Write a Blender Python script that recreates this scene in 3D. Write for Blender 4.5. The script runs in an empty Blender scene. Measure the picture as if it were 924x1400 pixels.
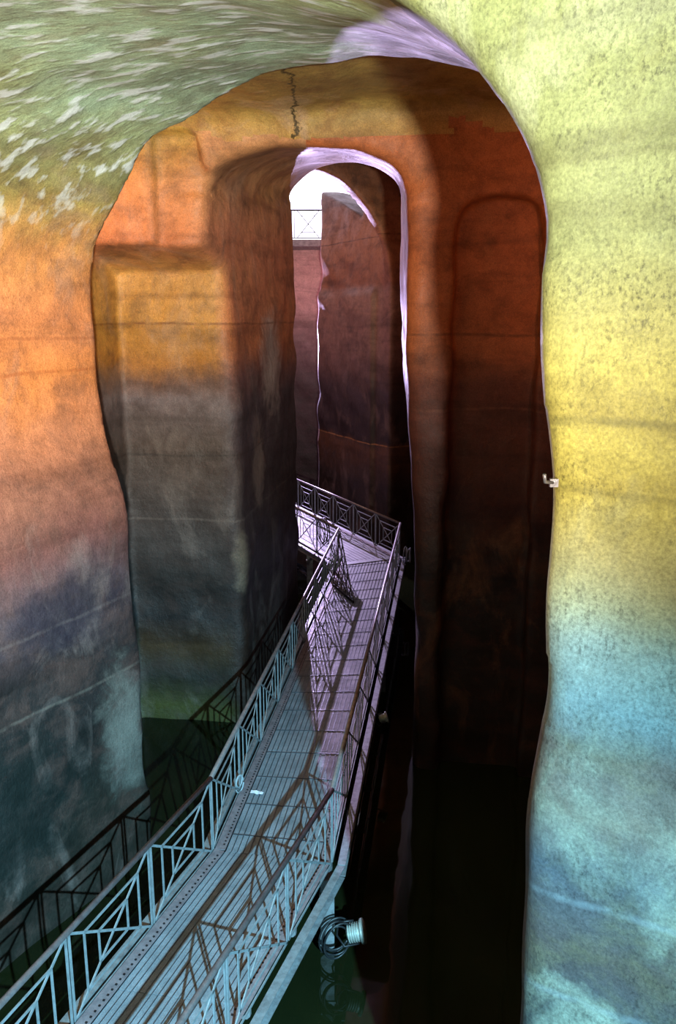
import bpy, bmesh, math, random
import numpy as np
from mathutils import Vector, Matrix

random.seed(7)
sc = bpy.context.scene
COL = sc.collection
R = math.radians

# ------------------------------------------------------------------ camera, world, lamps and added fills, exposure
F = 1150.0                      # focal length in pixels of the 924x1400 frame
CAMZ = 7.6
PITCH = 13.0
cd = bpy.data.cameras.new('camera'); cam = bpy.data.objects.new('camera', cd); COL.objects.link(cam)
cam.location = (0, 0, CAMZ); cam.rotation_euler = (R(90 - PITCH), 0, 0)
cd.sensor_fit = 'VERTICAL'; cd.sensor_height = 24.0; cd.lens = 24.0 * F / 1400.0
cd.clip_start = 0.05; cd.clip_end = 200
sc.camera = cam

w = bpy.data.worlds.new('world'); sc.world = w; w.use_nodes = True
bg = w.node_tree.nodes['Background']; bg.inputs[0].default_value = (0.86, 0.80, 1.0, 1); bg.inputs[1].default_value = 3.5

vs = sc.view_settings
vs.view_transform = 'Standard'; vs.look = 'None'; vs.gamma = 1.0; vs.use_curve_mapping = False; vs.exposure = 0.0


def spot(name, loc, target, energy, col, size, blend=0.3, radius=0.06):
    l = bpy.data.lights.new(name, 'SPOT'); l.energy = energy; l.color = col; l.spot_size = R(size); l.spot_blend = blend
    l.shadow_soft_size = radius
    o = bpy.data.objects.new(name, l); COL.objects.link(o); o.location = loc
    o.rotation_euler = (Vector(target) - Vector(loc)).to_track_quat('-Z', 'Y').to_euler()
    return o


def point(name, loc, energy, col, radius=0.1):
    l = bpy.data.lights.new(name, 'POINT'); l.energy = energy; l.color = col; l.shadow_soft_size = radius
    o = bpy.data.objects.new(name, l); COL.objects.link(o); o.location = loc
    return o


spot('white_floodlight', (0.65, -2.9, 7.0), (-5.5, 9.0, 11.0), 18000, (1.0, 0.97, 0.84), 88, 1.0, 0.10)
spot('cyan_floodlight', (2.2, -2.9, 7.7), (-2.4, 8.5, 0.0), 25000, (0.33, 0.75, 1.0), 52, 1.0, 0.05)
spot('violet_floodlight', (-2.35, 35.6, 6.6), (0.4, 12.0, 4.5), 12000, (0.70, 0.55, 1.0), 130, 0.5, 0.07)
point('amber_fill', (-3.75, 12.2, 9.3), 110, (1.0, 0.5, 0.22), 0.15)  # added warm fill, unseen in the hidden left corner of room 2
point('red_fill', (3.6, 9.6, 8.9), 1250, (1.0, 0.50, 0.28), 0.2)  # fill added out of view behind the right pillar, brightens pier and passage
point('far_amber_fill', (-4.0, 23.5, 9.0), 420, (1.0, 0.62, 0.45), 0.2)  # extra unseen fill, lifts the far wall and tunnel side


# ------------------------------------------------------------------ pixel helper (real distance given)
def wpt(px, py, Y):
    """world point at distance Y that the photograph shows at pixel px, py"""
    a = math.atan((700 - py) / F) - R(PITCH)
    z = CAMZ + math.tan(a) * Y
    zc = Y * math.cos(R(PITCH)) - (z - CAMZ) * math.sin(R(PITCH))
    return Vector(((px - 462) / F * zc, Y, z))


# ------------------------------------------------------------------ materials
def lin(c):
    if isinstance(c, str):
        c = [int(c[i:i + 2], 16) / 255 for i in (0, 2, 4)]
    return tuple((v / 12.92 if v <= 0.04045 else ((v + 0.055) / 1.055) ** 2.4) for v in c) + (1.0,)


class NT:
    def __init__(s, name):
        s.m = bpy.data.materials.new(name); s.m.use_nodes = True
        s.t = s.m.node_tree; s.n = s.t.nodes; s.b = s.n['Principled BSDF']

    def node(s, typ, **kw):
        n = s.n.new(typ)
        for k, v in kw.items(): setattr(n, k, v)
        return n

    def link(s, a, b): s.t.links.new(a, b)

    def val(s, sock, v):
        if hasattr(v, 'is_output'): s.link(v, sock)
        else: sock.default_value = v

    def math(s, op, a, b=0.0, c=None):
        n = s.node('ShaderNodeMath', operation=op); s.val(n.inputs[0], a); s.val(n.inputs[1], b)
        if c is not None: s.val(n.inputs[2], c)
        return n.outputs[0]

    def vec(s, v, scale=(1, 1, 1), rot=(0, 0, 0), loc=(0, 0, 0)):
        n = s.node('ShaderNodeMapping'); s.link(v, n.inputs[0]); n.inputs['Scale'].default_value = scale
        n.inputs['Rotation'].default_value = rot; n.inputs['Location'].default_value = loc
        return n.outputs[0]

    def noise(s, v, scale, detail=4, rough=0.6, dist=0.0):
        n = s.node('ShaderNodeTexNoise'); s.link(v, n.inputs['Vector']); n.inputs['Scale'].default_value = scale
        n.inputs['Detail'].default_value = detail; n.inputs['Roughness'].default_value = rough; n.inputs['Distortion'].default_value = dist
        return n.outputs['Fac']

    def ramp(s, fac, stops, interp='LINEAR'):
        n = s.node('ShaderNodeValToRGB'); s.link(fac, n.inputs[0]); cr = n.color_ramp; cr.interpolation = interp
        while len(cr.elements) < len(stops): cr.elements.new(0.5)
        for e, (p, c) in zip(cr.elements, stops):
            e.position = p; e.color = c if not isinstance(c, (int, float)) else (c, c, c, 1)
        return n.outputs[0]

    def mix(s, f, a, b, mode='MIX'):
        n = s.node('ShaderNodeMix', data_type='RGBA', blend_type=mode); s.val(n.inputs[0], f)
        s.val(n.inputs[6], a); s.val(n.inputs[7], b)
        return n.outputs[2]


def plaster(name, stops, warp=0.5, streak=0.35, stain=None, stain_amt=0.5, stain_col=(0.1, 0.07, 0.06), pale=None, pale_amt=0.0,
            bump=0.5, rough=0.55, gouge=None, speck=0.25, speck_scale=30, crack=None, side=None, seed=0.0, lines=(), patches=(), zoff=-1.0, zspan=13.0):
    """Water-stained lime plaster: bands of deposit and painted shade by height, blotches, run-down streaks, tide lines."""
    k = NT(name)
    g = k.node('ShaderNodeNewGeometry'); P = k.vec(g.outputs['Position'], loc=(seed * 13.1, seed * 7.7, 0))
    sx = k.node('ShaderNodeSeparateXYZ'); k.link(g.outputs['Position'], sx.inputs[0]); z = sx.outputs[2]
    n1 = k.noise(k.vec(P, (1, 1, 1.4)), 0.8, 3, 0.55)
    n2 = k.noise(k.vec(P, (1, 1, 0.12)), 7.0, 5, 0.65)
    z1 = k.math('ADD', z, k.math('MULTIPLY', k.math('SUBTRACT', n1, 0.5), warp * 2.2))
    z1 = k.math('ADD', z1, k.math('MULTIPLY', k.math('SUBTRACT', n2, 0.5), streak * 2))
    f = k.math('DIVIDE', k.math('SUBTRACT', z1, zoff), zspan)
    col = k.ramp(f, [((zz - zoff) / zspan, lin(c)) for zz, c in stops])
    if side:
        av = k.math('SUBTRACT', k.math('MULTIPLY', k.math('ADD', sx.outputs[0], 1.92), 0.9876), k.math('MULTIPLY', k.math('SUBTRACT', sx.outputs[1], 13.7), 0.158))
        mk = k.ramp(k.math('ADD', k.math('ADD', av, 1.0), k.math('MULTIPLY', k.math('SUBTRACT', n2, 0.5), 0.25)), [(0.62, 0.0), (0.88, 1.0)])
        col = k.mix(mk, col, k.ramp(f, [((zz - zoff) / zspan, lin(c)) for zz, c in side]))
    # soft blotches of deposit
    nb = k.noise(k.vec(P, (1, 1, 1.3)), 1.9, 6, 0.68, 0.4)
    mb = k.ramp(nb, [(0.47, 0.0), (0.66, 1.0)])
    col = k.mix(k.math('MULTIPLY', mb, stain_amt), col, lin(stain_col), 'MIX')
    # horizontal tide bands
    nt = k.noise(k.vec(P, (0.25, 0.25, 2.2)), 1.1, 4, 0.55, 0.5)
    col = k.mix(k.math('MULTIPLY', k.ramp(nt, [(0.5, 0.0), (0.66, 1.0)]), 0.4), col, lin((0.45, 0.36, 0.30)), 'MULTIPLY')
    # pale bloom patches
    if pale is not None:
        np_ = k.noise(k.vec(P, (1, 1, 0.55)), 1.1, 6, 0.62, 0.8)
        col = k.mix(k.math('MULTIPLY', k.ramp(np_, [(0.54, 0.0), (0.66, 1.0)]), pale_amt), col, lin(pale))
    # patches at set places, stains as well as painted light and shade: (x, y, z, rx, ry, rz, colour, amount)
    for i, (px, py, pz, rx, ry, rz, c, amt) in enumerate(patches):
        v = k.node('ShaderNodeMapping'); k.link(g.outputs['Position'], v.inputs[0]); v.vector_type = 'TEXTURE'
        v.inputs['Location'].default_value = (px, py, pz); v.inputs['Scale'].default_value = (rx, ry, rz)
        ln = k.node('ShaderNodeVectorMath', operation='LENGTH'); k.link(v.outputs[0], ln.inputs[0])
        d = k.math('ADD', ln.outputs['Value'], k.math('MULTIPLY', k.math('SUBTRACT', nb, 0.5), 1.5))
        m = k.ramp(d, [(0.3, 1.0), (1.05, 0.0)], 'EASE')
        col = k.mix(k.math('MULTIPLY', m, amt), col, lin(c))
    # fine dark speckle and grain
    ns = k.noise(k.vec(P, (1, 1, 0.6)), speck_scale, 6, 0.75)
    ncl = k.ramp(k.noise(k.vec(P, (1, 1, 1.6), loc=(3, 5, 1)), 1.7, 5, 0.7), [(0.42, 0.1), (0.62, 1.0)])
    col = k.mix(k.math('MULTIPLY', k.math('MULTIPLY', ncl, k.ramp(ns, [(0.50, 0.0), (0.62, 1.0)])), speck), col, lin((0.22, 0.17, 0.12)), 'MULTIPLY')
    ng = k.noise(P, 60, 3, 0.7)
    col = k.mix(0.7, col, k.ramp(ng, [(0.3, 0.55), (0.7, 1.35)]), 'MULTIPLY')
    nm = k.noise(P, 5.0, 6, 0.7)
    col = k.mix(0.6, col, k.ramp(nm, [(0.3, 0.66), (0.7, 1.3)]), 'MULTIPLY')
    # thin old water lines
    for (lz, lc, amt) in lines:
        d = k.math('ABSOLUTE', k.math('SUBTRACT', k.math('ADD', z, k.math('MULTIPLY', k.math('SUBTRACT', n1, 0.5), 0.12)), lz))
        m = k.ramp(d, [(0.008, 1.0), (0.03, 0.0)])
        col = k.mix(k.math('MULTIPLY', k.math('MULTIPLY', m, k.ramp(nm, [(0.38, 0.2), (0.55, 1.0)])), amt), col, lin(lc))
    if crack is not None:
        wob = k.math('MULTIPLY', k.math('SUBTRACT', k.noise(P, 2.6, 5, 0.7), 0.5), 0.5)
        d = k.math('ABSOLUTE', k.math('SUBTRACT', k.math('ADD', sx.outputs[0], wob), crack))
        m = k.ramp(d, [(0.012, 1.0), (0.035, 0.0)])
        m = k.math('MULTIPLY', m, k.ramp(k.math('DIVIDE', z, 12.0), [(9.6 / 12, 0.0), (10.1 / 12, 1.0)]))
        col = k.mix(k.math('MULTIPLY', m, 0.9), col, lin('2a2410'))
    k.link(col, k.b.inputs['Base Color'])
    k.link(k.ramp(nb, [(0.3, rough - 0.12), (0.7, rough + 0.15)]), k.b.inputs['Roughness'])
    h = k.math('ADD', k.math('MULTIPLY', k.noise(P, 3.0, 5, 0.6), 0.9), k.math('MULTIPLY', ng, 0.07))
    h = k.math('ADD', h, k.math('MULTIPLY', ns, 0.16))
    if gouge:
        zm = k.ramp(k.math('DIVIDE', z1, 12.0), [(8.3 / 12, 0.0), (9.5 / 12, 1.0)])
        gm = k.node('ShaderNodeTexNoise'); k.link(k.vec(P, gouge[0], gouge[1]), gm.inputs['Vector'])
        gm.inputs['Scale'].default_value = 1.0; gm.inputs['Detail'].default_value = 3; gm.inputs['Roughness'].default_value = 0.5
        h = k.math('ADD', h, k.math('MULTIPLY', k.math('MULTIPLY', zm, k.ramp(gm.outputs['Fac'], [(0.42, 0.0), (0.62, 1.0)], 'EASE')), gouge[2]))
        if len(gouge) > 3:
            col2 = k.mix(k.math('MULTIPLY', k.math('MULTIPLY', zm, k.ramp(gm.outputs['Fac'], [(0.54, 0.0), (0.64, 1.0)])), gouge[4]), col, lin(gouge[3]))
            k.link(col2, k.b.inputs['Base Color'])
    bn = k.node('ShaderNodeBump'); k.link(h, bn.inputs['Height']); bn.inputs['Strength'].default_value = bump
    bn.inputs['Distance'].default_value = 0.09
    k.link(bn.outputs[0], k.b.inputs['Normal'])
    k.b.inputs['Specular IOR Level'].default_value = 0.4
    return k.m


M = {}
GOUGE_T1 = ((3.2, 6.5, 4), (0, 0, R(30)), 0.14, 'd4e0e6', 0.75)
M['left'] = plaster('left_wall_plaster', [(-1, '2a2620'), (1.2, '2a2721'), (2.0, '1c1e1c'), (3.3, '2a2626'), (4.3, '55464a'), (5.0, '80524a'),  # lowest stops darkened: shadow of an unmodelled near platform put into the colour
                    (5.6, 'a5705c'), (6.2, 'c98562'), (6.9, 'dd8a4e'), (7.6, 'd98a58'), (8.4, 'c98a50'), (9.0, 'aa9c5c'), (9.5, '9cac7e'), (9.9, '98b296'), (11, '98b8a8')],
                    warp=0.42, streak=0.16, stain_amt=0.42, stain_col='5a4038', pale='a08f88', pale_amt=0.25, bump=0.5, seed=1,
                    lines=[(6.95, 'a55a30', 0.6), (7.35, '9a5836', 0.5), (2.9, '7a7268', 0.3), (3.9, '7c706c', 0.2)], gouge=GOUGE_T1,
                    patches=[(-2.85, 10.7, 2.0, 0.6, 0.6, 1.3, '74726a', 0.8), (-4.0, 9.0, 1.7, 1.3, 1.6, 1.3, '141c1a', 0.8), (-3.4, 10.0, 4.0, 1.0, 1.3, 0.55, '262430', 0.75)])  # dark patches paint that platform's shadow, the pale one the lit strip beside it
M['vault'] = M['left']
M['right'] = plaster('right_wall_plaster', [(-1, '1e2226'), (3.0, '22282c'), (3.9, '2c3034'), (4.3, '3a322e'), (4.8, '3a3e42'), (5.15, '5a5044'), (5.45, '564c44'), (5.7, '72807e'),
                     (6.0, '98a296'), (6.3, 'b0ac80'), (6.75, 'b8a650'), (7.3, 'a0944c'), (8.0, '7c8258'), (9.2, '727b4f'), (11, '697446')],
                     warp=0.16, streak=0.06, stain_amt=0.25, stain_col='5d562a', pale='939985', pale_amt=0.35, bump=0.3, speck=0.6, speck_scale=48, rough=0.6, seed=3,
                     lines=[(4.6, '859093', 0.15), (4.0, '859093', 0.15), (7.12, '5d562f', 0.5), (6.78, '5d562f', 0.4)])
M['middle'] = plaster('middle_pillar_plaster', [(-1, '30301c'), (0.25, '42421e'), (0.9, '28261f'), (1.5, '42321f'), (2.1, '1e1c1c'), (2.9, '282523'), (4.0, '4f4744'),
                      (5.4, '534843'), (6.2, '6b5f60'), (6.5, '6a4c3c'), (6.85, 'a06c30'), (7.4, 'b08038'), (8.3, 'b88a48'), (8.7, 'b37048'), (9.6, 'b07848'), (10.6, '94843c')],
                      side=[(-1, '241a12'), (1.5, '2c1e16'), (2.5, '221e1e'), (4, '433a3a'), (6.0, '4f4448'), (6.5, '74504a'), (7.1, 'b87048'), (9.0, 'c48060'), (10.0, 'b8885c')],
                      warp=0.22, streak=0.12, stain_amt=0.45, stain_col='3c2c26', pale='8c8078', pale_amt=0.22, bump=0.45, seed=5,
                      lines=[(5.2, '2c2624', 0.5), (4.0, '6f655e', 0.4), (7.5, '5a3018', 0.6)],
                      patches=[(-1.33, 17.6, 6.7, 0.7, 1.2, 1.3, 'a09088', 0.9), (-1.5, 16.3, 4.8, 0.5, 0.7, 1.1, '8a7c74', 0.7), (-1.75, 14.6, 3.2, 0.28, 0.8, 0.9, '7c7060', 0.8)])
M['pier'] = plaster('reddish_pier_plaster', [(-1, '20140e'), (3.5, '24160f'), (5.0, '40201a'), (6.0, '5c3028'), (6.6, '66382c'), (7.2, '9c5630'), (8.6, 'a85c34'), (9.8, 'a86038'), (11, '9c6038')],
                    warp=0.3, streak=0.12, stain_amt=0.45, stain_col='50281a', pale='a06a48', pale_amt=0.2, bump=0.45, seed=9,
                    lines=[(7.35, '4a2412', 0.6), (6.2, '7a4a3c', 0.4)])
M['vaultmid'] = plaster('middle_vault_plaster', [(8, 'b07848'), (9.7, 'ac7a44'), (10.6, '9c8448')], warp=0.3, streak=0.05, stain_amt=0.5, stain_col='6e4428',
                        pale='b09a8c', pale_amt=0.3, bump=0.6, seed=2, crack=-0.6)
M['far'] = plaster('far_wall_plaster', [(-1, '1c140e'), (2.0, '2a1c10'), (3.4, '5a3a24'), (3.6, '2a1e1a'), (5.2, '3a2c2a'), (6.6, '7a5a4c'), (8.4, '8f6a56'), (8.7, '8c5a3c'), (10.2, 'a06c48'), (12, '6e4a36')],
                   warp=0.35, streak=0.1, stain_amt=0.5, stain_col='40302c', pale='a08478', pale_amt=0.2, bump=0.4, seed=6,
                   lines=[(10.1, '3c2418', 0.7), (3.5, 'b07a48', 0.7)])
M['back'] = plaster('back_wall_plaster', [(-1, '241c1c'), (5.0, '4a3836'), (7.0, '8a6c68'), (8.4, 'd0a49c'), (10, 'd8a8a0'), (12, 'c8b4b0')],
                    warp=0.3, streak=0.1, stain_amt=0.3, stain_col='5a4448', bump=0.4, seed=8)


def metal(name, c1, c2, rough=0.45, metallic=0.35, scale=9):
    k = NT(name); tc = k.node('ShaderNodeTexCoord'); P = tc.outputs['Object']
    n = k.noise(P, scale, 6, 0.7)
    k.link(k.mix(k.ramp(n, [(0.4, 0.0), (0.65, 1.0)]), lin(c1), lin(c2)), k.b.inputs['Base Color'])
    k.link(k.ramp(n, [(0.3, rough - 0.1), (0.7, rough + 0.15)]), k.b.inputs['Roughness'])
    k.b.inputs['Metallic'].default_value = metallic
    b = k.node('ShaderNodeBump'); k.link(k.noise(P, 60, 3, 0.6), b.inputs['Height']); b.inputs['Strength'].default_value = 0.15
    b.inputs['Distance'].default_value = 0.01; k.link(b.outputs[0], k.b.inputs['Normal'])
    return k.m


M['rail'] = metal('painted_railing_steel', '8f989c', '737a7c', 0.42, 0.3)
M['hand'] = metal('worn_handrail_steel', '857c7c', '665c5c', 0.33, 0.5)
M['beam'] = metal('galvanised_beam', '8d9294', '6a6a6c', 0.45, 0.3)
M['kerb'] = metal('mauve_kerb_steel', '8a7f82', '6d6266', 0.5, 0.2)
M['dark'] = metal('dark_steel', '2a2a2c', '1c1a1c', 0.4, 0.4)
M['cable'] = metal('black_cable', '181a1c', '26282a', 0.4, 0.0)
M['lamp'] = metal('pale_lamp_casing', 'a8aca4', '8a8c84', 0.4, 0.3)
M['paper'] = metal('white_paper', 'e4e4e8', 'd0d0d8', 0.8, 0.0)
M['rope'] = metal('grey_rope', '9aa2a6', '7c8488', 0.8, 0.0)


def deck_mat():
    k = NT('patterned_deck_steel'); tc = k.node('ShaderNodeTexCoord'); P = tc.outputs['Object']
    g = k.node('ShaderNodeNewGeometry')
    n = k.noise(g.outputs['Position'], 3.0, 6, 0.7)
    vr = k.node('ShaderNodeTexVoronoi', feature='DISTANCE_TO_EDGE'); k.link(k.vec(P, (1, 1.7, 1)), vr.inputs['Vector']); vr.inputs['Scale'].default_value = 46
    e = k.ramp(vr.outputs['Distance'], [(0.0, 1.0), (0.22, 0.0)])
    col = k.mix(k.ramp(n, [(0.35, 0.0), (0.7, 1.0)]), lin('8e9298'), lin('666c72'))
    col = k.mix(k.math('MULTIPLY', e, 0.35), col, lin('34383a'))
    so = k.node('ShaderNodeSeparateXYZ'); k.link(P, so.inputs[0])
    up_ = k.ramp(k.math('MULTIPLY', so.outputs[2], 100), [(0.3, 0.0), (0.5, 1.0)])
    col = k.mix(up_, col, lin('6c7076'))
    k.link(col, k.b.inputs['Base Color']); k.link(k.math('MULTIPLY', up_, 0.9), k.b.inputs['Metallic'])
    k.link(k.mix(up_, k.ramp(n, [(0.3, 0.5), (0.7, 0.7)]), (0.34, 0.34, 0.34, 1)), k.b.inputs['Roughness'])
    b = k.node('ShaderNodeBump'); k.link(e, b.inputs['Height']); b.inputs['Strength'].default_value = 0.18; b.inputs['Distance'].default_value = -0.003
    k.link(b.outputs[0], k.b.inputs['Normal'])
    return k.m


M['deck'] = deck_mat()


def water_mat():
    k = NT('murky_green_water'); g = k.node('ShaderNodeNewGeometry'); P = g.outputs['Position']
    n = k.noise(P, 0.5, 4, 0.6)
    k.link(k.mix(n, lin('0c0f07'), lin('1c2210')), k.b.inputs['Base Color'])
    k.b.inputs['Roughness'].default_value = 0.03; k.b.inputs['IOR'].default_value = 1.33
    b = k.node('ShaderNodeBump'); k.link(k.noise(P, 1.2, 2, 0.5), b.inputs['Height']); b.inputs['Strength'].default_value = 0.06
    b.inputs['Distance'].default_value = 0.05; k.link(b.outputs[0], k.b.inputs['Normal'])
    return k.m


M['water'] = water_mat()


# ------------------------------------------------------------------ object helpers
def tag(o, label=None, cat=None, group=None, kind=None):
    if label: o['label'] = label
    if cat: o['category'] = cat
    if group: o['group'] = group
    if kind: o['kind'] = kind
    return o


def empty(name, loc=(0, 0, 0), rotz=0.0, parent=None):
    o = bpy.data.objects.new(name, None); COL.objects.link(o); o.location = loc; o.rotation_euler = (0, 0, rotz)
    o.empty_display_size = 0.2
    if parent: o.parent = parent
    return o


def link_mesh(name, me, parent=None, loc=None, rot=None):
    o = bpy.data.objects.new(name, me); COL.objects.link(o)
    if parent is not None: o.parent = parent
    if loc is not None: o.location = loc
    if rot is not None: o.rotation_euler = rot
    return o


class MB:
    """collects boxes, bars and tubes into one mesh"""
    def __init__(s): s.v = []; s.f = []; s.smooth = []

    def add(s, vs, fs, smooth=False):
        b = len(s.v); s.v += [tuple(x) for x in vs]; s.f += [tuple(b + i for i in f) for f in fs]; s.smooth += [smooth] * len(fs)

    def box(s, c, d, rot=None):
        hx, hy, hz = d[0] / 2, d[1] / 2, d[2] / 2
        vs = [Vector((x, y, z)) for x in (-hx, hx) for y in (-hy, hy) for z in (-hz, hz)]
        if rot is not None: vs = [rot @ v for v in vs]
        vs = [v + Vector(c) for v in vs]
        s.add(vs, [(0, 1, 3, 2), (4, 6, 7, 5), (0, 4, 5, 1), (2, 3, 7, 6), (0, 2, 6, 4), (1, 5, 7, 3)])

    def bar(s, a, b, wd, th, up=(0, 0, 1)):
        """flat bar from a to b: wd across, th along the side vector"""
        a = Vector(a); b = Vector(b); d = (b - a).normalized(); up = Vector(up)
        sd = d.cross(up)
        if sd.length < 1e-4: sd = d.cross(Vector((0, 1, 0)))
        sd.normalize(); u = sd.cross(d)
        vs = []
        for p in (a, b):
            for i, j in ((-1, -1), (1, -1), (1, 1), (-1, 1)): vs.append(p + sd * (i * th / 2) + u * (j * wd / 2))
        s.add(vs, [(0, 3, 2, 1), (4, 5, 6, 7), (0, 1, 5, 4), (1, 2, 6, 5), (2, 3, 7, 6), (3, 0, 4, 7)])

    def tube(s, pts, r, n=8, closed=False):
        pts = [Vector(p) for p in pts]; rings = []; N = len(pts)
        prev = None
        for i, p in enumerate(pts):
            if closed: d = pts[(i + 1) % N] - pts[i - 1]
            else: d = pts[min(i + 1, N - 1)] - pts[max(i - 1, 0)]
            d.normalize()
            ref = prev if prev is not None else (Vector((0, 0, 1)) if abs(d.z) < 0.9 else Vector((1, 0, 0)))
            a = (ref - d * ref.dot(d)).normalized(); b = d.cross(a); prev = a
            rr = r[i] if isinstance(r, (list, tuple)) else r
            rings.append([p + (a * math.cos(2 * math.pi * k / n) + b * math.sin(2 * math.pi * k / n)) * rr for k in range(n)])
        vs = [v for q in rings for v in q]; fs = []
        for i in range(N if closed else N - 1):
            j = (i + 1) % N
            for k in range(n): fs.append((i * n + k, i * n + (k + 1) % n, j * n + (k + 1) % n, j * n + k))
        if not closed: fs += [tuple(range(n - 1, -1, -1)), tuple((N - 1) * n + k for k in range(n))]
        s.add(vs, fs, True)

    def mesh(s, name, mat):
        me = bpy.data.meshes.new(name); me.from_pydata(s.v, [], s.f); me.materials.append(mat)
        me.polygons.foreach_set('use_smooth', s.smooth); me.update()
        return me

    def build(s, name, mat, parent=None, loc=None, rot=None):
        return link_mesh(name, s.mesh(name, mat), parent, loc, rot)


# ------------------------------------------------------------------ the cistern: rock carved out of a distance field
VOX = 0.08
x0, x1, y0, y1, zb, zt = -7.0, 7.4, -8.0, 38.0, -0.8, 15.0
gx = np.arange(x0, x1, VOX, dtype=np.float32); gy = np.arange(y0, y1, VOX, dtype=np.float32); gz = np.arange(zb, zt, VOX, dtype=np.float32)
X = gx[:, None, None]; Y = gy[None, :, None]; Z = gz[None, None, :]


def smin(a, b, k):
    h = np.clip(0.5 + 0.5 * (b - a) / k, 0, 1)
    return b + (a - b) * h - k * h * (1 - h)


def smax(a, b, k): return -smin(-a, -b, k)


def interp(zv, pts):
    return np.interp(zv, [p[0] for p in pts], [p[1] for p in pts]).astype(np.float32)


def arch(t, z, wd, zs, h, e=2.0):
    """signed distance-like field of an arched profile: half width wd, spring height zs, rise h"""
    t = np.abs(t)
    low = t - wd
    zz = np.maximum(z - zs, 0)
    q = ((t / wd) ** e + (zz / h) ** e) ** (1 / e)
    return np.where(z < zs, low, (q - 1) * np.minimum(h, wd) * 1.0 + 0 * low).astype(np.float32)


U1 = (0.456, 0.89)
def fu(X, Y): return (X + 2.68) * U1[0] + (Y - 11.1) * U1[1]
def fn(X, Y): return (X + 2.68) * U1[1] - (Y - 11.1) * U1[0]
T2 = (0.9876, -0.158)
def fa(X, Y): return (X + 1.92) * T2[0] + (Y - 13.7) * T2[1]
def fb(X, Y): return (X + 1.92) * -T2[1] + (Y - 13.7) * T2[0]
U3 = (-0.44, 0.898)
def fc(X, Y): return (X - 1.65) * U3[0] + (Y - 27) * U3[1]        # along tunnel 3
def fd(X, Y): return -((X - 1.65) * U3[1] - (Y - 27) * U3[0])     # to the left across it

UN = -4.64
u = fu(X, Y); n = fn(X, Y); a = fa(X, Y); b = fb(X, Y); c3 = fc(X, Y); d3 = fd(X, Y)
zl = gz
n0 = interp(zl, [(-1, 0.08), (0, 0.05), (4.9, -0.2), (5.4, -0.25), (6.2, -0.55), (7, -0.6), (12, -0.6)])[None, None, :]
nR = interp(zl, [(-1, 6.50), (3.7, 6.52), (5.1, 6.53), (5.7, 6.55), (6.4, 6.53), (7.1, 6.48), (7.9, 6.38), (12, 6.38)])[None, None, :]
# tunnel 1 (left wall, big vault)
hc = (1.85 + np.clip((u - UN) / 4.64, -0.3, 1) * 0.55)
t1 = arch(n - (n0 + nR) / 2, Z, (nR - n0) / 2, 7.85, hc)
t1 = smax(t1, u - 0.9, 0.1)
# room 1 around the camera
r1 = arch(n - 5.9, Z, 6.5, 7.9, 3.2)
r1 = smax(smax(r1, u - UN, 0.12), -(u + 13), 0.5)
V = smin(t1, r1, 0.14)
# room 2
r2 = smax(smax(smax(-u - 0.02, b, 0.12), smax(-(a + 2.9), a - 6.0, 0.4), 0.35), Z - (10.62 + 0.05 * np.sin(X * 1.7)), 0.35)
V = smin(V, r2, 0.10)
# recess of the middle pillar, upper panel, arched panel of the pier
nl = smax(smax(-(a + 2.14), a - 0.25, 0.05), smax(b - 1.1, Z - (8.74 - 0.34 * (b)), 0.04), 0.04)
nl = np.maximum(nl, -b - 0.6)
V = smin(V, nl, 0.03)
up = smax(smax(-(a + 0.95), a + 0.28, 0.1), smax(b - 0.16, np.maximum(Z - 10.35, 8.75 - Z), 0.1), 0.1)
V = smin(V, np.maximum(up, -b - 0.5), 0.08)
pn = np.maximum(smax(arch(a - 4.35, Z, 0.66, 9.0, 0.36, 2.5), b - 0.32, 0.08), -b - 0.5)
V = smin(V, pn, 0.07)
# tunnel 2
s2 = np.clip(b / 6.8, -0.1, 1.0)
al = interp(zl, [(-1, 0.12), (3, 0.08), (6, -0.02), (8.5, -0.14), (12, -0.16)])[None, None, :] * (1 - s2) - 0.12 * s2
ar = interp(zl, [(-1, 3.28), (4, 3.18), (6.5, 3.02), (12, 2.97)])[None, None, :] * (1 - s2) + interp(zl, [(-1, 3.0), (3, 2.85), (6, 2.5), (8.0, 2.30), (12, 2.30)])[None, None, :] * s2
tn2 = arch(a - (al + ar) / 2, Z, (ar - al) / 2, 9.45 + 0.75 * s2, 0.66 + 0.1 * s2, 2.2)
tn2 = smax(tn2, smax(-(b + 0.6), b - 6.9, 0.1), 0.1)
V = smin(V, tn2, 0.30)
# chamber 3
r3 = smax(smax(6.75 - b, c3, 0.2), smax(-(X + 6.0), X - 3.2, 0.4), 0.3)
r3 = smax(r3, Z - 13.2, 0.5)
V = smin(V, r3, 0.16)
# tunnel 3
t3 = arch(d3 - 2.9, Z, 2.9, 8.5, 3.3, 2.0)
t3 = smax(t3, smax(-(c3 + 0.5), c3 - 1.0, 0.1), 0.10)
dl = interp(zl, [(-1, 0.16), (8.3, 0.14), (8.6, 0.0), (14, 0.0)])[None, None, :]
t3b = arch(d3 - 2.95 - dl, Z, 2.95, 11.7, 1.3, 2.0)
t3b = smax(t3b, smax(0.45 - c3, c3 - 5.4, 0.05), 0.08)
t3 = smin(t3, t3b, 0.03)
flare = np.maximum(np.maximum(np.maximum(2.0 - c3, c3 - 5.5), np.maximum(-(d3 + 2.2), d3 - 5.8)), np.maximum(10.05 + 0.375 * c3 - Z, Z - 13.6))
t3 = smin(t3, flare, 0.05)
V = smin(V, t3, 0.10)
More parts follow.
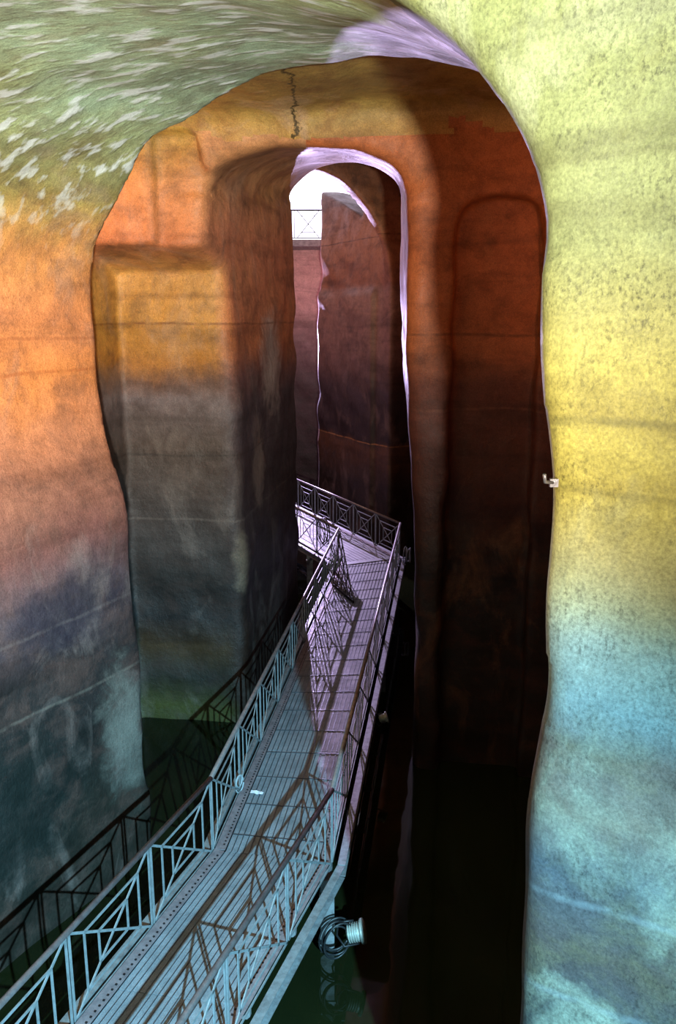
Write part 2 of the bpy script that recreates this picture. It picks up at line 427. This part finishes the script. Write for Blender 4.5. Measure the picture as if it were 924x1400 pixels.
# shaft 4, open to the daylight above and behind the balcony
r4 = smax(smax(5.2 - c3, Y - 36.3, 0.2), smax(-(X + 6.0), X - 3.0, 0.4), 0.2)
V = smin(V, r4, 0.15)
r5 = np.maximum(np.maximum(Y - 60, 34.0 - Y), np.maximum(10.42 - Z, np.maximum(-(X + 6.2), X - 3.2)))
V = np.minimum(V, r5)
# hand-carved unevenness
rng = np.random.RandomState(4)
for wl, amp, cnt in ((3.2, 0.012, 5), (1.3, 0.008, 6), (0.6, 0.003, 5)):
    for _ in range(cnt):
        kx, ky, kz = rng.normal(size=3) / wl * 2 * math.pi * 0.55
        V = V + (amp * np.sin(kx * X + ky * Y + kz * Z + rng.uniform(0, 6.28))).astype(np.float32)

import openvdb
grid = openvdb.FloatGrid(background=1.0)
V = np.clip(V, -0.6, 0.6).astype(np.float32)
grid.copyFromArray(np.ascontiguousarray(V), tolerance=0.0)
pts, tris, quads = grid.convertToPolygons(isovalue=0.0, adaptivity=0.0)
pts = pts * VOX + np.array([x0, y0, zb]); faces = quads[:, ::-1] if True else quads
# gradient normals, to orient and to sort the faces
cen = pts[faces].mean(axis=1)
e1 = pts[faces[:, 2]] - pts[faces[:, 0]]; e2 = pts[faces[:, 3]] - pts[faces[:, 1]]
fnrm = np.cross(e1, e2); fnrm /= np.maximum(np.linalg.norm(fnrm, axis=1, keepdims=True), 1e-9)
idx = np.clip(np.round((cen + fnrm * 0.15 - np.array([x0, y0, zb])) / VOX).astype(int), 0, np.array(V.shape) - 1)
inside = V[idx[:, 0], idx[:, 1], idx[:, 2]]
if np.mean(inside < 0) < 0.5:
    faces = faces[:, ::-1]; fnrm = -fnrm
keep = (cen[:, 2] < zt - 0.25) & (cen[:, 1] < y1 - 0.25) & (cen[:, 2] > zb + 0.15)
faces = faces[keep]; cen = cen[keep]; fnrm = fnrm[keep]
cx, cy, cz = cen.T
cu = fu(cx, cy); cn = fn(cx, cy); ca = fa(cx, cy); cb = fb(cx, cy); cc = fc(cx, cy)
nu = fnrm[:, 0] * U1[0] + fnrm[:, 1] * U1[1]
zone = np.full(len(faces), 'wall_far', dtype=object)
ch1 = (cu < 0.0)
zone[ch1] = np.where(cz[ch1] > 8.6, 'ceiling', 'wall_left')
zone[ch1 & (cn > 5.0) & (cz < 9.2)] = 'wall_right'
zone[ch1 & (cu < -4.3) & (cn > 2.0)] = 'wall_right'
zone[ch1 & (cu < UN - 0.15)] = 'wall_rear'
zone[ch1 & (cu < UN + 0.35) & (nu < -0.55) & (cn > 2)] = 'wall_right'
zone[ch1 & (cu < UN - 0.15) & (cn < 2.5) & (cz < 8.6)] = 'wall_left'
m2 = (~ch1) & (cb < 6.75)
zone[m2] = np.where(ca[m2] < 1.45, 'wall_middle', 'wall_middle_right')
zone[m2 & (cz > 10.2) & (cb < 0.0)] = 'ceiling_middle'
m3 = (~ch1) & (~m2)
zone[m3 & ((cy > 34.3) | ((cc > 5.4)))] = 'wall_back'
zone[ch1 & (cu > -0.05) & (cz < 9.0) & (cn < 3)] = 'wall_left'
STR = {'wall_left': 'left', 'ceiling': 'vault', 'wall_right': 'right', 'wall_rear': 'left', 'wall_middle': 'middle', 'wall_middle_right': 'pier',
       'ceiling_middle': 'vaultmid', 'wall_far': 'far', 'wall_back': 'back'}
STRL = {'wall_left': 'left rock wall, orange plaster above, grey stain and painted shade below', 'ceiling': 'green and orange carved vault over the left side',
        'wall_right': 'yellow-green pillar wall in the right foreground, blue-grey below', 'wall_rear': 'wall behind the viewpoint',
        'wall_middle': 'ochre and grey pillar with square recess left of the far arch', 'wall_middle_right': 'red-brown wall right of the far arch',
        'ceiling_middle': 'brown ceiling in front of the far arch', 'wall_far': 'dark far wall with half-hidden large arch',
        'wall_back': 'pinkish back wall under the balcony'}
# smooth normals from the field, so zones join without a crease
def field_normals(p):
    q = (p - np.array([x0, y0, zb])) / VOX
    out = []
    def samp(q):
        q = np.clip(q, 0, np.array(V.shape) - 1.001); i = q.astype(int); f = q - i; r = 0
        for dx in (0, 1):
            for dy in (0, 1):
                for dz in (0, 1):
                    wgt = (f[:, 0] if dx else 1 - f[:, 0]) * (f[:, 1] if dy else 1 - f[:, 1]) * (f[:, 2] if dz else 1 - f[:, 2])
                    r = r + wgt * V[i[:, 0] + dx, i[:, 1] + dy, i[:, 2] + dz]
        return r
    for ax in range(3):
        e = np.zeros(3); e[ax] = 0.9
        out.append(samp(q + e) - samp(q - e))
    g = -np.stack(out, 1)
    return g / np.maximum(np.linalg.norm(g, axis=1, keepdims=True), 1e-6)
NV = field_normals(pts)
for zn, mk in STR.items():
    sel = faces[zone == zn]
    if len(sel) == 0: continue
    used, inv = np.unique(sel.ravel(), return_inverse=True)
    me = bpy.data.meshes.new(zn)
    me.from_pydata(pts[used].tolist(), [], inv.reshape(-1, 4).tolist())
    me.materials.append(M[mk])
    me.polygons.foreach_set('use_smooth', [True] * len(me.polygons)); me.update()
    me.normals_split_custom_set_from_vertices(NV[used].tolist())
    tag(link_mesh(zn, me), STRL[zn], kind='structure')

# water and the floor under it
wm = MB(); wm.add([(x0, y0, 0), (x1, y0, 0), (x1, y1, 0), (x0, y1, 0)], [(0, 1, 2, 3)])
tag(wm.build('water', M['water']), 'still dark green water covering the cistern floor', 'water', kind='stuff')

# ------------------------------------------------------------------ walkway
DZ = 1.15
TOP = DZ + 1.0
d1 = Vector((0.33, 0.944, 0)).normalized()
LK = Vector((-1.55, 9.25, 0)); RK = Vector((-0.07, 9.0, 0))
NP1 = 5
LS = LK - d1 * 1.4 * NP1; RS = RK - d1 * 1.4 * NP1
LE = Vector((0.02, 21.7, 0)); RE = Vector((1.70, 22.3, 0))
d3v = Vector((-0.44, 0.898, 0)).normalized()
NP3 = 6
LF = LE + d3v * 1.4 * NP3; RF = RE + d3v * 1.4 * (NP3 + 1)


def at(p, z): return Vector((p[0], p[1], z))


_panel_cache = {}


def panel_meshes(L):
    key = round(L, 3)
    if key in _panel_cache: return _panel_cache[key]
    H = 0.96; g = 0.025
    xa, xb = g, L - g; zb_, zt_ = 0.0, H
    fr = MB()
    th = 0.012
    def br(m, p, q, w=0.026): m.bar((p[0], 0, p[1]), (q[0], 0, q[1]), w, th)
    fr.bar((xa, 0, 0), (xa, 0, H), 0.026, th, (1, 0, 0)); fr.bar((xb, 0, 0), (xb, 0, H), 0.026, th, (1, 0, 0))
    br(fr, (xa, 0.0), (xb, 0.0)); br(fr, (xa, H), (xb, H), 0.02)
    m1 = fr.mesh('railing_frame', M['rail'])
    di = MB(); br(di, (xa, H), (xb, 0)); m2 = di.mesh('diagonal', M['rail'])
    dj = MB(); br(dj, (xa, 0), (xb, H)); m3 = dj.mesh('diagonal', M['rail'])
    cx_, cz_ = L / 2, H / 2
    bars = []
    for k in (0.36, 0.68):
        hx, hz = (xb - xa) / 2 * k, H / 2 * k
        for sgn in (-1, 1):
            v = MB(); v.bar((cx_ + sgn * hx, 0, cz_ - hz), (cx_ + sgn * hx, 0, cz_ + hz), 0.024, th, (1, 0, 0))
            bars.append(('baluster', v.mesh('baluster', M['rail'])))
            h = MB(); h.bar((cx_ - hx, 0, cz_ + sgn * hz), (cx_ + hx, 0, cz_ + sgn * hz), 0.024, th)
            bars.append(('crossbar', h.mesh('crossbar', M['rail'])))
    _panel_cache[key] = (m1, m2, m3, bars)
    return _panel_cache[key]


def railing(name_label, A, B, np_, group='steel railings of the walkway'):
    A = at(A, 0); B = at(B, 0); d = (B - A); L = d.length; ang = math.atan2(d.y, d.x); pl = L / np_
    root = empty('railing', (A.x, A.y, DZ), ang)
    tag(root, name_label, 'railing', group)
    h = MB(); h.tube([(-0.0, 0, 0.985), (L, 0, 0.985)], 0.032, 10)
    h.build('handrail', M['hand'], root)
    m1, m2, m3, bars = panel_meshes(pl)
    for i in range(np_):
        p = link_mesh('railing_panel', m1, root, (i * pl, 0, 0.0))
        link_mesh('diagonal_bar', m2, p); link_mesh('diagonal_bar', m3, p)
        for nm, bm_ in bars: link_mesh(nm, bm_, p)
    return root


railing('left railing of the near walkway section beside the orange wall', LS, LK, NP1)
railing('right railing of the near walkway section, cyan lit, up to the bend', RS, RK, NP1)
railing('left railing of the straight far walkway section, past the bend', LK, LE, 9)
railing('right railing of the straight far section with bright violet handrail', RK, RE, 9)
railing('inner railing of the far landing, nearest the middle pillar', LE, LF, NP3)
railing('outer railing at the back of the far landing', RE, RF, NP3 + 1)


def plank_mesh(L, wd):
    m = MB(); lip = 0.005; t = 0.02; e = 0.0035; h = wd / 2
    prof = [(-h, -t), (h, -t), (h, lip), (h - e, lip), (h - e, 0), (-h + e, 0), (-h + e, lip), (-h, lip)]
    vs = [(x, 0, z) for x, z in prof] + [(x, L, z) for x, z in prof]
    fs = [(i, (i + 1) % 8, 8 + (i + 1) % 8, 8 + i) for i in range(8)]
    fs += [(7, 6, 5, 0), (5, 4, 1, 0), (4, 3, 2, 1), (8, 13, 14, 15), (8, 9, 12, 13), (9, 10, 11, 12)]
    fs = [tuple(reversed(f)) for f in fs]
    m.add(vs, fs)
    return m.mesh('deck_plank', M['deck'])


def deck(label, LA, LB, RA, RB, rows, ncol=17, rods=0, posts=(), endcut=None):
    """deck between left edge LA-LB and right edge RA-RB"""
    LA, LB, RA, RB = [at(p, 0) for p in (LA, LB, RA, RB)]
    root = empty('walkway_section', (LA.x, LA.y, DZ)); tag(root, label, 'walkway', 'steel walkway sections')
    inv = Vector((LA.x, LA.y, DZ))
    wA = (RA - LA); kerb = 0.16; kw = 0.13
    wid = min((RA - LA).length, (RB - LB).length)
    fa_, fb_ = (kerb) / (RA - LA).length, (kerb) / (RB - LB).length
    cols = []
    for i in range(ncol):
        f = (i + 0.5) / ncol
        pa = LA.lerp(RA, fa_ + (1 - 2 * fa_) * f); pb = LB.lerp(RB, fb_ + (1 - 2 * fb_) * f)
        cols.append((pa, pb))
    pw = (wid - 2 * kerb) / ncol - 0.003
    cache = {}
    for pa, pb in cols:
        d = pb - pa; Lr = d.length / rows; key = round(Lr, 2)
        if key not in cache: cache[key] = plank_mesh(Lr - 0.008, pw)
        for r_ in range(rows):
            q = pa.lerp(pb, r_ / rows) - inv
            q.z = random.uniform(-0.0015, 0.0015)
            link_mesh('deck_plank', cache[key], root, q, (0, 0, math.atan2(d.y, d.x) - math.pi / 2))
    # kerb plates with rows of rivets, outer channels, cross beams, posts
    for (P, Q, sgn) in ((LA, LB, 1), (RA, RB, -1)):
        d = (Q - P).normalized(); side = Vector((d.y, -d.x, 0)) * sgn
        kb = MB(); kb.bar(P - inv + side * 0.085 + Vector((0, 0, 0.012)) + Vector((0, 0, DZ)), Q - inv + side * 0.085 + Vector((0, 0, 0.012 + DZ)), 0.012, kw)
        kbo = kb.build('kerb_plate', M['kerb'], root)
        rv = MB(); Lk = (Q - P).length; k = 0.1
        while k < Lk - 0.05:
            c = P + d * k + side * 0.115 - inv + Vector((0, 0, DZ + 0.021))
            rv.box(c, (0.02, 0.02, 0.008), Matrix.Rotation(math.atan2(d.y, d.x), 3, 'Z')); k += 0.07
        o = rv.build('rivet_row', M['dark'], kbo)
        o['kind'] = 'stuff'
        bm_ = MB()
        z_ = DZ - 0.10
        bm_.bar(P - inv - side * 0.07 + Vector((0, 0, z_)), Q - inv - side * 0.07 + Vector((0, 0, z_)), 0.16, 0.012)
        bm_.bar(P - inv - side * 0.115 + Vector((0, 0, z_ + 0.075)), Q - inv - side * 0.115 + Vector((0, 0, z_ + 0.075)), 0.012, 0.09)
        bm_.bar(P - inv - side * 0.115 + Vector((0, 0, z_ - 0.075)), Q - inv - side * 0.115 + Vector((0, 0, z_ - 0.075)), 0.012, 0.09)
        bm_.build('side_beam', M['beam'], root)
    for i in range(rows * 2 + 1):
        f = i / (rows * 2); p = LA.lerp(LB, f) - inv; q = RA.lerp(RB, f) - inv
        cb_ = MB(); cb_.bar(p + Vector((0, 0, DZ - 0.075)), q + Vector((0, 0, DZ - 0.075)), 0.09, 0.05); cb_.build('cross_beam', M['beam'], root)
    for i in range(rods):
        f = (i + 0.5) / rods; p = LA.lerp(LB, f).lerp(RA.lerp(RB, f), fa_) - inv; q = RA.lerp(RB, f).lerp(LA.lerp(LB, f), fa_) - inv
        rd = MB(); rd.bar(p + Vector((0, 0, DZ + 0.008)), q + Vector((0, 0, DZ + 0.008)), 0.008, 0.012); rd.build('cross_rod', M['deck'], root)
    for p in posts:
        q = Vector((p[0], p[1], 0)) - inv
        pm = MB(); pm.box(q + Vector((0, 0, (DZ - 0.2 - 0.5) / 2)), (0.17, 0.17, DZ - 0.18 + 0.5)); pm.box(q + Vector((0, 0, 0.02 + 0.75)), (0.2, 0.2, 0.03))
        pm.build('support_post', M['beam'], root)
    # parts were written in absolute z: bring them to the root
    for ch in root.children:
        if ch.name.startswith('deck_plank'): ch.location.z += 0
    return root


for o_args in (
    ('near walkway section in cyan light, running along the left wall', LS, LK, RS, RK, 3, 17, 0, [RK + Vector((-0.06, 0.0, 0)), LK + Vector((0.1, 0, 0)), RS + Vector((0, 1.5, 0)), LS + Vector((0.6, 1.5, 0))]),
    ('long straight walkway section in violet light beyond the bend', LK, LE, RK, RE, 5, 16, 18, [LK.lerp(LE, 0.55) + Vector((0.1, 0, 0)), RK.lerp(RE, 0.55), RE + Vector((-0.1, -0.1, 0)), LE + Vector((0, -0.1, 0))]),
):
    deck(*o_args[:9])
# far landing: a wedge joins the straight section to it
deck('far landing deck with lengthwise slats turning left behind the pillar', LE, LF, RE + d3v * 0.0, RF - d3v * 1.4, 3, 12, 0,
     [LE + d3v * 1.9, RE + d3v * 2.6, LE + d3v * 5.5])

# threshold plate where the landing joins the straight section
m = MB(); m.bar(at(LE, DZ + 0.013) + Vector((0.16, 0, 0)), at(RE, DZ + 0.013) + Vector((-0.16, 0, 0)), 0.012, 0.22)
tag(m.build('threshold_plate', M['beam']), 'flat steel plate across the deck where the landing begins', 'plate')
# ------------------------------------------------------------------ balcony at the entrance
BY = 33.4
bal = empty('balcony', (-3.3, BY, 10.35)); tag(bal, 'small balcony high under the bright entrance at the far end', 'balcony')
m = MB(); m.box((0, 1.45, 0.04), (5.9, 2.9, 0.12)); m.build('floor_slab', M['beam'], bal)
m = MB(); m.bar((-2.95, -0.03, 0.02), (2.95, -0.03, 0.02), 0.24, 0.04); m.build('edge_beam', M['kerb'], bal)
m = MB(); m.tube([(-2.9, 0.02, 1.2), (2.9, 0.02, 1.2)], 0.03, 8); m.build('handrail', M['dark'], bal)
m = MB(); m.tube([(-2.9, 0.02, 0.2), (2.9, 0.02, 0.2)], 0.018, 6); m.build('bottom_rail', M['dark'], bal)
pw = 1.45
for i in range(5):
    m = MB(); m.box((-2.9 + i * pw, 0.02, 0.65), (0.04, 0.04, 1.12)); m.build('rail_post', M['dark'], bal)
for i in range(4):
    xa = -2.9 + i * pw
    for t in (0.1, 0.2, 1.25, 1.35):
        m = MB(); m.bar((xa + t, 0.02, 0.2), (xa + t, 0.02, 1.2), 0.028, 0.028, (1, 0, 0)); m.build('baluster', M['dark'], bal)
    for q in (((0.3, 0.2), (1.15, 1.2)), ((0.3, 1.2), (1.15, 0.2))):
        m = MB(); m.bar((xa + q[0][0], 0.02, q[0][1]), (xa + q[1][0], 0.02, q[1][1]), 0.028, 0.028); m.build('cross_bar', M['dark'], bal)
    for zz in (0.4, 1.0):
        m = MB(); m.bar((xa + 0.45, 0.02, zz), (xa + 1.0, 0.02, zz), 0.028, 0.028); m.build('cross_bar', M['dark'], bal)
m = MB(); m.tube([(0.9 + 0.5 * t, -0.06, -0.05 - 0.45 * math.sin(math.pi * t)) for t in [i / 10 for i in range(11)]], 0.014, 6)
cb = m.build('loose_cable', M['cable'], None, (-3.3, BY, 10.30)); tag(cb, 'black cable sagging in a loop under the balcony edge', 'cable')

# ------------------------------------------------------------------ leaning triangular lattice leaf at the inner corner
A_ = Vector((0.05, 21.5, 2.1)); B_ = Vector((-0.12, 19.8, 1.19)); C_ = Vector((0.36, 18.5, 1.19))
gt = empty('gate_leaf', B_); tag(gt, 'black triangular lattice gate leaf leaning at the corner of the inner landing railing', 'gate')
def gbar(nm, p, q, wd=0.05): m = MB(); m.bar(p - B_, q - B_, wd, 0.025); m.build(nm, M['dark'], gt)
gbar('frame_bar', A_, B_, 0.06); gbar('frame_bar', B_, C_, 0.06); gbar('frame_bar', A_, C_, 0.06)
gbar('frame_bar', A_.lerp(B_, 0.15), C_.lerp(B_, 0.25), 0.04)
for t in (0.2, 0.4, 0.6, 0.8):
    gbar('lattice_bar', A_.lerp(C_, t), B_.lerp(C_, t), 0.022)
for t in (0.25, 0.5, 0.75):
    gbar('lattice_bar', B_.lerp(A_, t), C_.lerp(A_, max(t - 0.22, 0)), 0.022)

# ------------------------------------------------------------------ cables, rope, paper
def coil(name, label, cat, c, r, n, mat, tilt, wr=0.012, spread=0.06, group=None):
    m = MB(); pts = []
    rr = random.Random(sum(map(ord, label)))
    ph = [rr.uniform(0, 6.28) for _ in range(4)]
    N = 26 * n
    for i in range(N):
        t = i / 26 * 2 * math.pi
        q = r * (1 + 0.12 * math.sin(t * 0.37 + ph[0]))
        pts.append(Vector((q * math.cos(t), spread * math.sin(t * 0.23 + ph[1]), q * 1.25 * math.sin(t) + 0.03 * math.sin(t * 0.5 + ph[2]))))
    m.tube(pts, wr, 6)
    o = m.build(name, mat, None, c, tilt); tag(o, label, cat, group); return o
coil('cable_coil', 'dark cable coil hung on the inner landing railing', 'cable', (-0.42, 22.55, 1.85), 0.28, 5, M['cable'], (0, 0, R(-62)))
coil('cable_coil', 'grey cable tangle tied to the black lattice leaf', 'cable', (-0.05, 20.3, 1.62), 0.14, 5, M['rope'], (R(20), R(15), R(80)), 0.014, 0.09)
coil('cable_coil', 'white cable loops outside the outer corner of the landing', 'cable', (1.87, 21.9, 1.35), 0.15, 4, M['rope'], (0, R(10), R(75)), 0.014, 0.08)
coil('cable_coil', 'black cable coil hanging below the bend on the support post', 'cable', (-0.02, 8.62, 0.40), 0.17, 5, M['cable'], (0, R(12), R(20)), 0.013, 0.06)
coil('rope_ring', 'small pale rope ring tied low on the left railing past the bend', 'rope', (-1.36, 10.55, 1.30), 0.085, 2, M['rope'], (0, 0, R(65)), 0.012, 0.02)
pm = MB(); rr = random.Random(3); nxp = 6
vs_ = [(0.035 * (i - 2.5) + rr.uniform(-.006, .006), 0.022 * (j - 1.5) + rr.uniform(-.006, .006), 0.012 + rr.uniform(0, .02)) for i in range(6) for j in range(4)]
pm.add(vs_, [(i * 4 + j, (i + 1) * 4 + j, (i + 1) * 4 + j + 1, i * 4 + j + 1) for i in range(5) for j in range(3)])
o = pm.build('paper_scrap', M['paper'], None, (-1.13, 10.5, DZ + 0.012), (0, 0, R(-15))); tag(o, 'crumpled white paper scrap on the deck beside the left kerb', 'paper')
sm = o.modifiers.new('thickness', 'SOLIDIFY'); sm.thickness = 0.002

# ------------------------------------------------------------------ lamps fixed to the walkway (switched off)
def flood(name, label, loc, rot, s=1.0):
    root = empty(name, loc); root.rotation_euler = rot; tag(root, label, 'lamp')
    m = MB(); m.tube([(0, 0, -0.02 * s), (0, 0, 0.0), (0, 0, 0.10 * s), (0, 0, 0.13 * s)], [0.055 * s, 0.075 * s, 0.085 * s, 0.10 * s], 16); m.build('housing', M['lamp'], root)
    m = MB(); m.tube([(0, 0, 0.13 * s), (0, 0, 0.16 * s)], [0.125 * s, 0.125 * s], 18); m.build('front_ring', M['lamp'], root)
    for k in range(5):
        m = MB(); m.tube([(0, 0, (0.0 + k * 0.024) * s), (0, 0, (0.008 + k * 0.024) * s)], [0.10 * s, 0.10 * s], 16); m.build('cooling_fin', M['lamp'], root)
    m = MB(); m.tube([(-0.13 * s, 0, 0.08 * s), (-0.14 * s, 0, -0.08 * s), (0, 0, -0.13 * s), (0.14 * s, 0, -0.08 * s), (0.13 * s, 0, 0.08 * s)], 0.012 * s, 8); m.build('bracket', M['dark'], root)
    return root
flood('floodlight', 'pale round floodlight on the support post under the bend', (0.13, 8.62, 0.47), (R(-20), R(75), R(-25)), 1.15)
flood('floodlight', 'small lamp sticking out under the right edge of the straight section', (0.72, 13.2, 0.92), (R(10), R(70), R(10)), 0.8)
hk = MB(); hk.tube([(0, 0, 0), (-0.05, -0.03, 0.01), (-0.06, -0.05, 0.05)], 0.009, 8); hk.box((0, 0, 0), (0.04, 0.02, 0.04))
o = hk.build('wall_hook', M['hand'], None, wpt(757, 660, 4.0) + Vector((0, 0.0, 0))); tag(o, 'small steel hook on the edge of the yellow-green pillar', 'hook')
